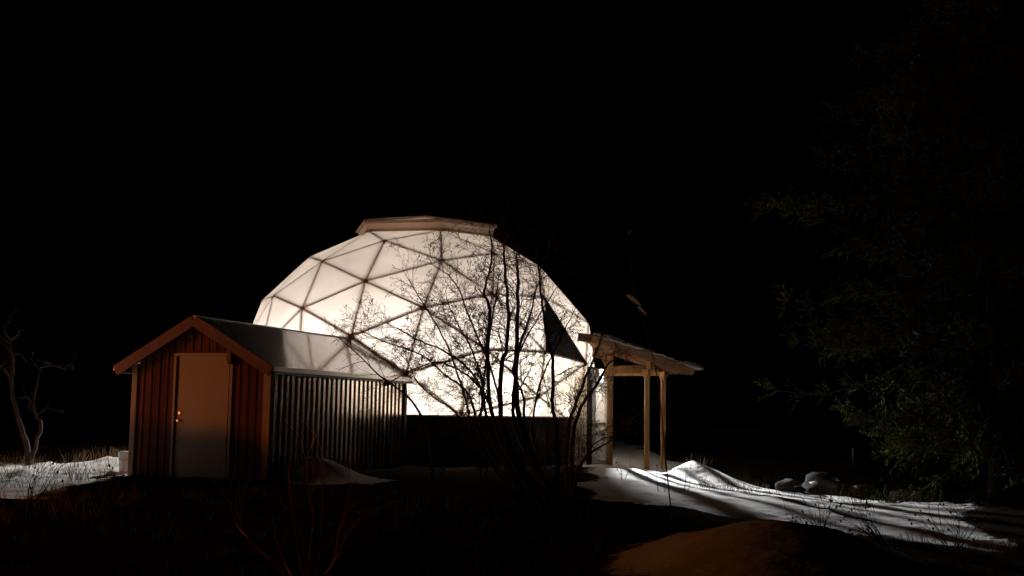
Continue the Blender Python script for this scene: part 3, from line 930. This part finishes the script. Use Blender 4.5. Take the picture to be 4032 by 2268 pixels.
# --- broken branch in front of the shed roof's far end
st = empty('dead_sapling', (-1.5, 19.2, -0.1), 'dark dead sapling with a knotted top leaning across the shed roof edge', 'sapling')
pp = [at(1700, 1900, 19.2), at(1690, 1720, 19.2), at(1630, 1590, 19.1), at(1560, 1525, 19.0), at(1490, 1475, 19.0), at(1425, 1410, 18.9), at(1358, 1350, 18.9)]
pp[0].z = gz(pp[0].x, pp[0].y) - 0.05
path = smoothpath(pp, 5)
tb = Tubes(); tb.add(path, [max(0.005, 0.026 - 0.020 * i / len(path)) for i in range(len(path))], 7)
tb.build('stem', M['bark'], st)
k0 = at(1525, 1508, 19.0)
tb = Tubes()
for _ in range(9): tb.blob(k0 + rv(0.045), random.uniform(0.03, 0.055), 0.8)
tb.build('knot', M['bark'], st)
tw = Tubes()
for k in range(10, len(path), 2):
    b_ = (path[k] - path[k - 1]).normalized()
    grow(tw, path[k], b_ + rv(1.0), random.uniform(0.25, 0.6), 0.008, 2, 0.05, 0.8, 0.2, (2, 3), 0.07, None, 0.0025)
tag(tw.build('twigs', M['twig'], st), None, None, None, 'stuff')

# --- bare tree at the left edge
def stick_tree(root, paths, m, label, name='bare_tree', twigs=0.4, depth=2):
    tr = empty(name, root, label, 'tree')
    for i, (pl, r0, r1) in enumerate(paths):
        path = smoothpath(pl, 5)
        path = [p + rv(0.012) for p in path]
        n = len(path)
        tb = Tubes(); tb.add(path, [r0 + (r1 - r0) * k / (n - 1) for k in range(n)], 8)
        br = tb.build('trunk' if i == 0 else 'branch', m, tr)
        tw = Tubes()
        for k in range(n // 2, n, 2):
            if random.random() < 0.75:
                b_ = (path[k] - path[k - 1]).normalized()
                s_ = rv(1.0); s_.z = abs(s_.z) * 0.5
                grow(tw, path[k], b_ * 0.4 + s_, twigs * random.uniform(0.5, 1.0), max(0.005, r1 * 0.8), depth, 0.12, 0.8, 0.25, (1, 3), 0.09, None, 0.003)
        if tw.v: tag(tw.build('twigs', m, br), None, None, None, 'stuff')
    return tr


D_ = 21.5
T = lambda *a: [at(x, y, D_ + (0.15 * i if len(a) > 3 else 0.1)) for i, (x, y) in enumerate(a)]
stick_tree(at(110, 1835, D_), [
    (T((112, 1850), (105, 1760), (70, 1640), (45, 1530), (50, 1440), (45, 1370), (38, 1330)), 0.060, 0.018),
    (T((112, 1840), (140, 1760), (160, 1670), (140, 1640), (132, 1590), (150, 1490), (160, 1450)), 0.045, 0.014),
    (T((45, 1500), (20, 1460), (0, 1440)), 0.03, 0.012),
    (T((42, 1340), (70, 1320), (75, 1300)), 0.02, 0.006),
    (T((42, 1345), (20, 1310), (12, 1290)), 0.018, 0.006),
    (T((45, 1400), (80, 1395), (105, 1430)), 0.016, 0.006),
    (T((158, 1452), (200, 1440), (260, 1455)), 0.015, 0.006),
], M['palebark'], 'pale leafless forked tree standing on the snow left of the shed')

# --- thin sapling with two dead leaves hanging above the porch
D_ = 14.0
sp = empty('thin_sapling', at(2640, 2010, D_), 'thin dark sapling holding a few curled dead leaves above the porch', 'sapling')
pp = T((2650, 2020), (2620, 1800), (2590, 1500), (2540, 1300), (2500, 1150), (2480, 1000), (2476, 905))
pp[0].z = gz(pp[0].x, pp[0].y) - 0.05
path = smoothpath(pp, 5)
tb = Tubes(); tb.add(path, [max(0.003, 0.010 - 0.008 * i / len(path)) for i in range(len(path))], 5)
tb.build('stem', M['twig'], sp)


def leaf(parent, base, d, length, width, name='leaf'):
    d = d.normalized(); s_ = d.cross(Vector((0, 1, 0.3))).normalized(); u = s_.cross(d)
    vv, ff = [], []
    N = 7
    for i in range(N):
        t = i / (N - 1)
        w = width * math.sin(math.pi * min(1, 0.08 + 0.92 * t)) ** 0.8 * (1 - 0.3 * t)
        c = base + d * (length * t) + u * (0.25 * length * t * t)
        for k in (-1, 0, 1):
            vv.append(c + s_ * (w * k) + u * (0.35 * w * abs(k)))
    for i in range(N - 1):
        for k in range(2):
            a = i * 3 + k
            ff.append((a, a + 1, a + 4, a + 3))
    return pyd(name, [v - parent_world(parent) for v in vv], ff, M['leaf'], parent, True)


a, b_ = at(2468, 1160, D_), at(2525, 1205, D_)
leaf(sp, a, b_ - a, (b_ - a).length, 0.030)
a, b_ = at(2510, 1205, D_), at(2548, 1242, D_)
leaf(sp, a, b_ - a, (b_ - a).length, 0.020)
a, b_ = at(2470, 922, D_), at(2490, 904, D_)
leaf(sp, a, b_ - a, (b_ - a).length, 0.010)
tb = Tubes()
tb.add([at(2500, 1150, D_ + 0.5), at(2485, 1155, D_ + .2), at(2468, 1160, D_)], [0.002] * 3, 4)
tb.add([at(2525, 1200, D_), at(2515, 1195, D_), at(2503, 1165, D_ + 0.5)], [0.002] * 3, 4)
tb.build('twig', M['twig'], sp)

# --- red lit shrub in the foreground
D_ = 7.6
fs = empty('foreground_shrub', at(1190, 2330, D_), 'low bare shrub with reddish twigs fanning up in the foreground', 'shrub')
fan = [((1180, 2330), (1080, 2220), (990, 2130), (930, 2060), (900, 1960), (870, 1900)),
       ((1185, 2330), (1120, 2210), (1095, 2130), (1080, 2070)),
       ((1195, 2330), (1180, 2200), (1160, 2080), (1150, 2020), (1130, 2000)),
       ((1210, 2330), (1220, 2180), (1235, 2050), (1215, 1900), (1210, 1800), (1250, 1700)),
       ((1250, 2330), (1330, 2190), (1380, 2090), (1440, 2030), (1530, 1985)),
       ((1240, 2330), (1320, 2200), (1330, 2120), (1360, 2020), (1375, 1950)),
       ((1200, 2330), (1100, 2230), (960, 2100), (955, 1960), (980, 1870)),
       ((1230, 2330), (1260, 2150), (1270, 1990), (1275, 1820), (1240, 1700)),
       ((1215, 2330), (1190, 2130), (1140, 1950), (1145, 1760))]
for i, pl in enumerate(fan):
    path = smoothpath([at(x, y, D_ + random.uniform(-0.2, 0.2)) for x, y in pl], 6)
    path = [p + rv(0.004) for p in path]
    tb = Tubes(); n = len(path)
    r0 = 0.011 if i in (0, 4, 5, 1) else 0.0055
    tb.add(path, [max(0.0015, r0 * (1 - 0.8 * k / n)) for k in range(n)], 6)
    s_ = tb.build('stem', M['redtwig'], fs)
    tw = Tubes()
    for k in range(n // 3, n, 3):
        d = (path[k] - path[k - 1]).normalized()
        grow(tw, path[k], d + rv(0.6), random.uniform(0.08, 0.28), 0.0025, 1, 0.0, 0.6, 0.12, (1, 2), 0.05, None, 0.0012)
    tag(tw.build('twigs', M['redtwig'], s_), None, None, None, 'stuff')

# --- bare bushes on the right
weed(3.15, 11.6, 0.55, 6, 'small bare bush poking through the snow beside the foreground bank', 'bark', 0.9, 2, name='bare_bush', r=0.009)
weed(4.25, 13.2, 0.70, 6, 'bare bush with a long leaning branch on the right hand snow', 'bark', 1.0, 2, (-0.5, 0), name='bare_bush', r=0.010)
weed(5.25, 14.0, 0.55, 8, 'low tangled bare bush at the dark end of the snow strip', 'bark', 1.2, 2, name='bare_bush', r=0.008)
weed(2.35, 18.2, 0.55, 2, 'single dark weed stalk on the striped snow', 'bark', 0.15, 0, name='dead_weed', r=0.008)
weed(2.75, 18.4, 0.45, 2, 'short pair of weed stalks on the striped snow', 'bark', 0.2, 1, name='dead_weed', r=0.006)
weed(1.9, 19.6, 0.35, 3, 'little dark weed by the stems of the shrub', 'bark', 0.5, 1, name='dead_weed', r=0.006)
weed(-5.0, 12.3, 0.8, 5, 'arching bare bush in the lit snow left of the shed', 'bark', 1.0, 2, name='bare_bush', r=0.008)
weed(-4.6, 13.6, 0.6, 6, 'dark bare bush at the edge of the shed shadow', 'bark', 0.8, 2, name='bare_bush', r=0.007)

# --- dead grass standing in the snow, far too many blades to count
tb = Tubes()
def tuft(x, y, n, h, s):
    z = gz(x, y) - 0.02
    for _ in range(n):
        a = random.uniform(0, 6.283)
        q = Vector((x + random.gauss(0, s), y + random.gauss(0, s), z))
        d = Vector((math.cos(a) * 0.4, math.sin(a) * 0.4, 1))
        L = h * random.uniform(0.5, 1.0)
        tb.add([q, q + d * L * 0.5, q + d * L * 0.5 + Vector((d.x * 0.8, d.y * 0.8, 0.6)) * L * 0.5], [0.0035, 0.0028, 0.0012], 3, False)
for _ in range(260):
    x = random.uniform(-9.5, -4.5); y = random.uniform(11.5, 22.5)
    if x > -5.55 - (y - 12.6) * 0.075 and y > 15: continue
    tuft(x, y, random.randint(4, 12), random.uniform(0.12, 0.45), random.uniform(0.04, 0.14))
for _ in range(150):
    x = random.uniform(3.0, 11.0); y = random.uniform(19.5, 26)
    tuft(x, y, random.randint(4, 12), random.uniform(0.12, 0.40), random.uniform(0.05, 0.18))
for _ in range(200):
    x = random.uniform(3.6, 8.5); y = random.uniform(11.0, 14.8)
    tuft(x, y, random.randint(4, 10), random.uniform(0.10, 0.30), random.uniform(0.05, 0.15))
for _ in range(120):
    x = random.uniform(-4.5, 1.0); y = random.uniform(7.5, 17)
    tuft(x, y, random.randint(3, 9), random.uniform(0.08, 0.25), random.uniform(0.05, 0.15))
tag(tb.build('dead_grass', M['grass'], None), 'dry dead grass sticking up through the snow', 'grass', None, 'stuff')


# --- boulders with snow caps right of the porch
def boulder(x, y, r, label, snow=True, sq=0.65):
    z = gz(x, y)
    b0 = empty('boulder', (x, y, z), label, 'boulder', 'boulders beyond the snow strip')
    for nm, m, k, off, ss in (('stone', M['rock'], r, 0.0, sq), ('snow_cap', M['snow'], r * 0.72, r * sq * 0.42, sq * 0.66)):
        if nm == 'snow_cap' and not snow: continue
        bm = bmesh.new()
        bmesh.ops.create_icosphere(bm, subdivisions=3, radius=1)
        sd = Vector((x * 3.1, y * 1.7, 0))
        for v in bm.verts:
            n_ = noise.noise(v.co * 1.5 + sd) * 0.45 + noise.noise(v.co * 3.3 + sd) * 0.22 + noise.noise(v.co * 8 + sd) * 0.08
            v.co = v.co * (1 + n_)
            v.co = Vector((v.co.x * k, v.co.y * k * 0.8, v.co.z * k * ss + r * sq * 0.3 + off))
        me = bpy.data.meshes.new(nm); bm.to_mesh(me); bm.free()
        for p in me.polygons: p.use_smooth = True
        link(nm, me, m, b0)


boulder(5.05, 21.3, 0.26, 'low boulder with a smooth snow cap behind the bright snow strip')
boulder(5.75, 21.6, 0.42, 'big dark boulder half covered by snow beyond the bright strip')
boulder(6.35, 21.4, 0.30, 'round boulder next to the big half covered one')
boulder(7.0, 20.9, 0.24, 'small bare boulder in dead grass', False)

# --- dark conifer on the right
cx, cy_ = 8.3, 20.0
cf = empty('conifer', (cx, cy_, gz(cx, cy_) - 0.1), 'tall dark conifer with ragged green boughs', 'tree')
tb = Tubes()
tb.add([Vector((cx + random.uniform(-.05, .05), cy_, -0.2 + k * 0.8)) for k in range(14)], [0.17 - 0.011 * k for k in range(14)], 10)
tb.build('trunk', M['conebark'], cf)
ndl_v, ndl_f = [], []
boughs = Tubes()


def spray(p, d, L):
    """flat needle spray: narrow leaf-sized faces along a short twig"""
    d = d.normalized()
    s_ = d.cross(rv()).normalized()
    for k in range(11):
        q = p + d * L * k / 11
        for sg in (-1, 1):
            e = (d * 0.8 + s_ * sg * 0.9 + rv(0.35)).normalized() * random.uniform(0.035, 0.075)
            w = e.cross(rv()).normalized() * 0.010
            i = len(ndl_v)
            ndl_v.extend([q - w, q + w, q + e + w * 0.3, q + e - w * 0.3])
            ndl_f.append((i, i + 1, i + 2, i + 3))


for k in range(230):
    h = random.uniform(0.5, 10.2)
    a = random.uniform(0, 6.283)
    reach = 3.5 * (1 - (h / 11.5) ** 2.6) + 0.35
    reach *= random.uniform(0.65, 1.12) * (0.85 + 0.3 * math.sin(h * 2.4 + 1.0))
    if h < 1.5: reach *= 0.7
    d = Vector((math.cos(a), math.sin(a), random.uniform(-0.25, 0.25)))
    p = Vector((cx, cy_, h))
    pts = [p]
    n = 8
    for i in range(n):
        d = (d + rv(0.16) + Vector((0, 0, -0.05 if i < 5 else 0.10))).normalized()
        pts.append(pts[-1] + d * reach / n)
    boughs.add(pts, [max(0.006, 0.035 * (1 - i / (n + 1))) for i in range(n + 1)], 5, False)
    for i in range(1, n + 1):
        for _ in range(5 if i > 2 else 3):
            q = pts[i] + rv(0.05)
            dd = (d + rv(1.0)).normalized()
            L = random.uniform(0.2, 0.5)
            for _ in range(2):
                spray(q, dd + rv(0.5), L)
bo = boughs.build('boughs', M['conebark'], cf); bo['kind'] = 'stuff'
o = pyd('needles', [v - cf.location for v in ndl_v], ndl_f, M['needle'], cf); o['kind'] = 'stuff'

# --- small things
bk = empty('white_bucket', (-6.42, 19.75, gz(-6.42, 19.75)), 'white bucket standing in the snow at the left corner of the shed', 'bucket')
t = Tubes(); p = bk.location
t.add([p + Vector((0, 0, -0.02)), p + Vector((0, 0, 0.02)), p + Vector((0, 0, 0.30)), p + Vector((0, 0, 0.33)), p + Vector((0, 0, 0.34))], [0.085, 0.095, 0.115, 0.122, 0.10], 20, True)
t.build('body', M['white'], bk)
t = Tubes()
t.add([p + Vector((math.cos(q) * 0.125, 0.0, 0.30 - 0.10 * math.sin(q))) + Vector((0, -0.06 * math.sin(q) - 0.09 * math.sin(q), 0)) for q in [math.pi * k / 10 for k in range(11)]], [0.004] * 11, 5)
t.build('handle', M['iron'], bk)
mk = beam('marker_stake', Vector((9.0, 30.9, -0.2)), Vector((9.0, 30.9, 0.32)), 0.04, 0.03, M['white'], None, (0, 1, 0), 0, 0.006)
tag(mk, 'short white marker stake in the dark field right of the dome', 'stake')

# --- lantern on a post beyond the left edge: the warm light of the yard
LP = Vector((-14.2, 12.4, 0))
lp = empty('lamp_post', LP, 'iron lamp post with a warm lantern lighting the yard', 'lamp')
t = Tubes(); t.add([LP + Vector((0, 0, -0.2)), LP + Vector((0, 0, 0.1)), LP + Vector((0, 0, 1.68))], [0.09, 0.05, 0.04], 12)
t.build('pole', M['iron'], lp)
t = Tubes(); t.add([LP + Vector((0, 0, 1.64)), LP + Vector((0, 0, 1.68))], [0.24, 0.24], 10)
t.build('lantern_base', M['iron'], lp)
bm = bmesh.new(); bmesh.ops.create_uvsphere(bm, u_segments=16, v_segments=10, radius=0.17)
for v in bm.verts: v.co.z = v.co.z * 1.2 + 1.92
me = bpy.data.meshes.new('bulb'); bm.to_mesh(me); bm.free()
link('bulb', me, M['warm_bulb'], lp)
t = Tubes(); t.add([LP + Vector((0, 0, 2.14)), LP + Vector((0, 0, 2.28)), LP + Vector((0, 0, 2.36))], [0.28, 0.12, 0.02], 10)
t.build('lantern_cap', M['iron'], lp)
for k in range(4):
    q = math.pi / 4 + k * math.pi / 2
    o = Vector((math.cos(q) * 0.22, math.sin(q) * 0.22, 0))
    beam('lantern_bar', LP + o + Vector((0, 0, 1.66)), LP + o * 1.05 + Vector((0, 0, 2.18)), 0.015, 0.015, M['iron'], lp, (1, 0, 0), 0, 0)
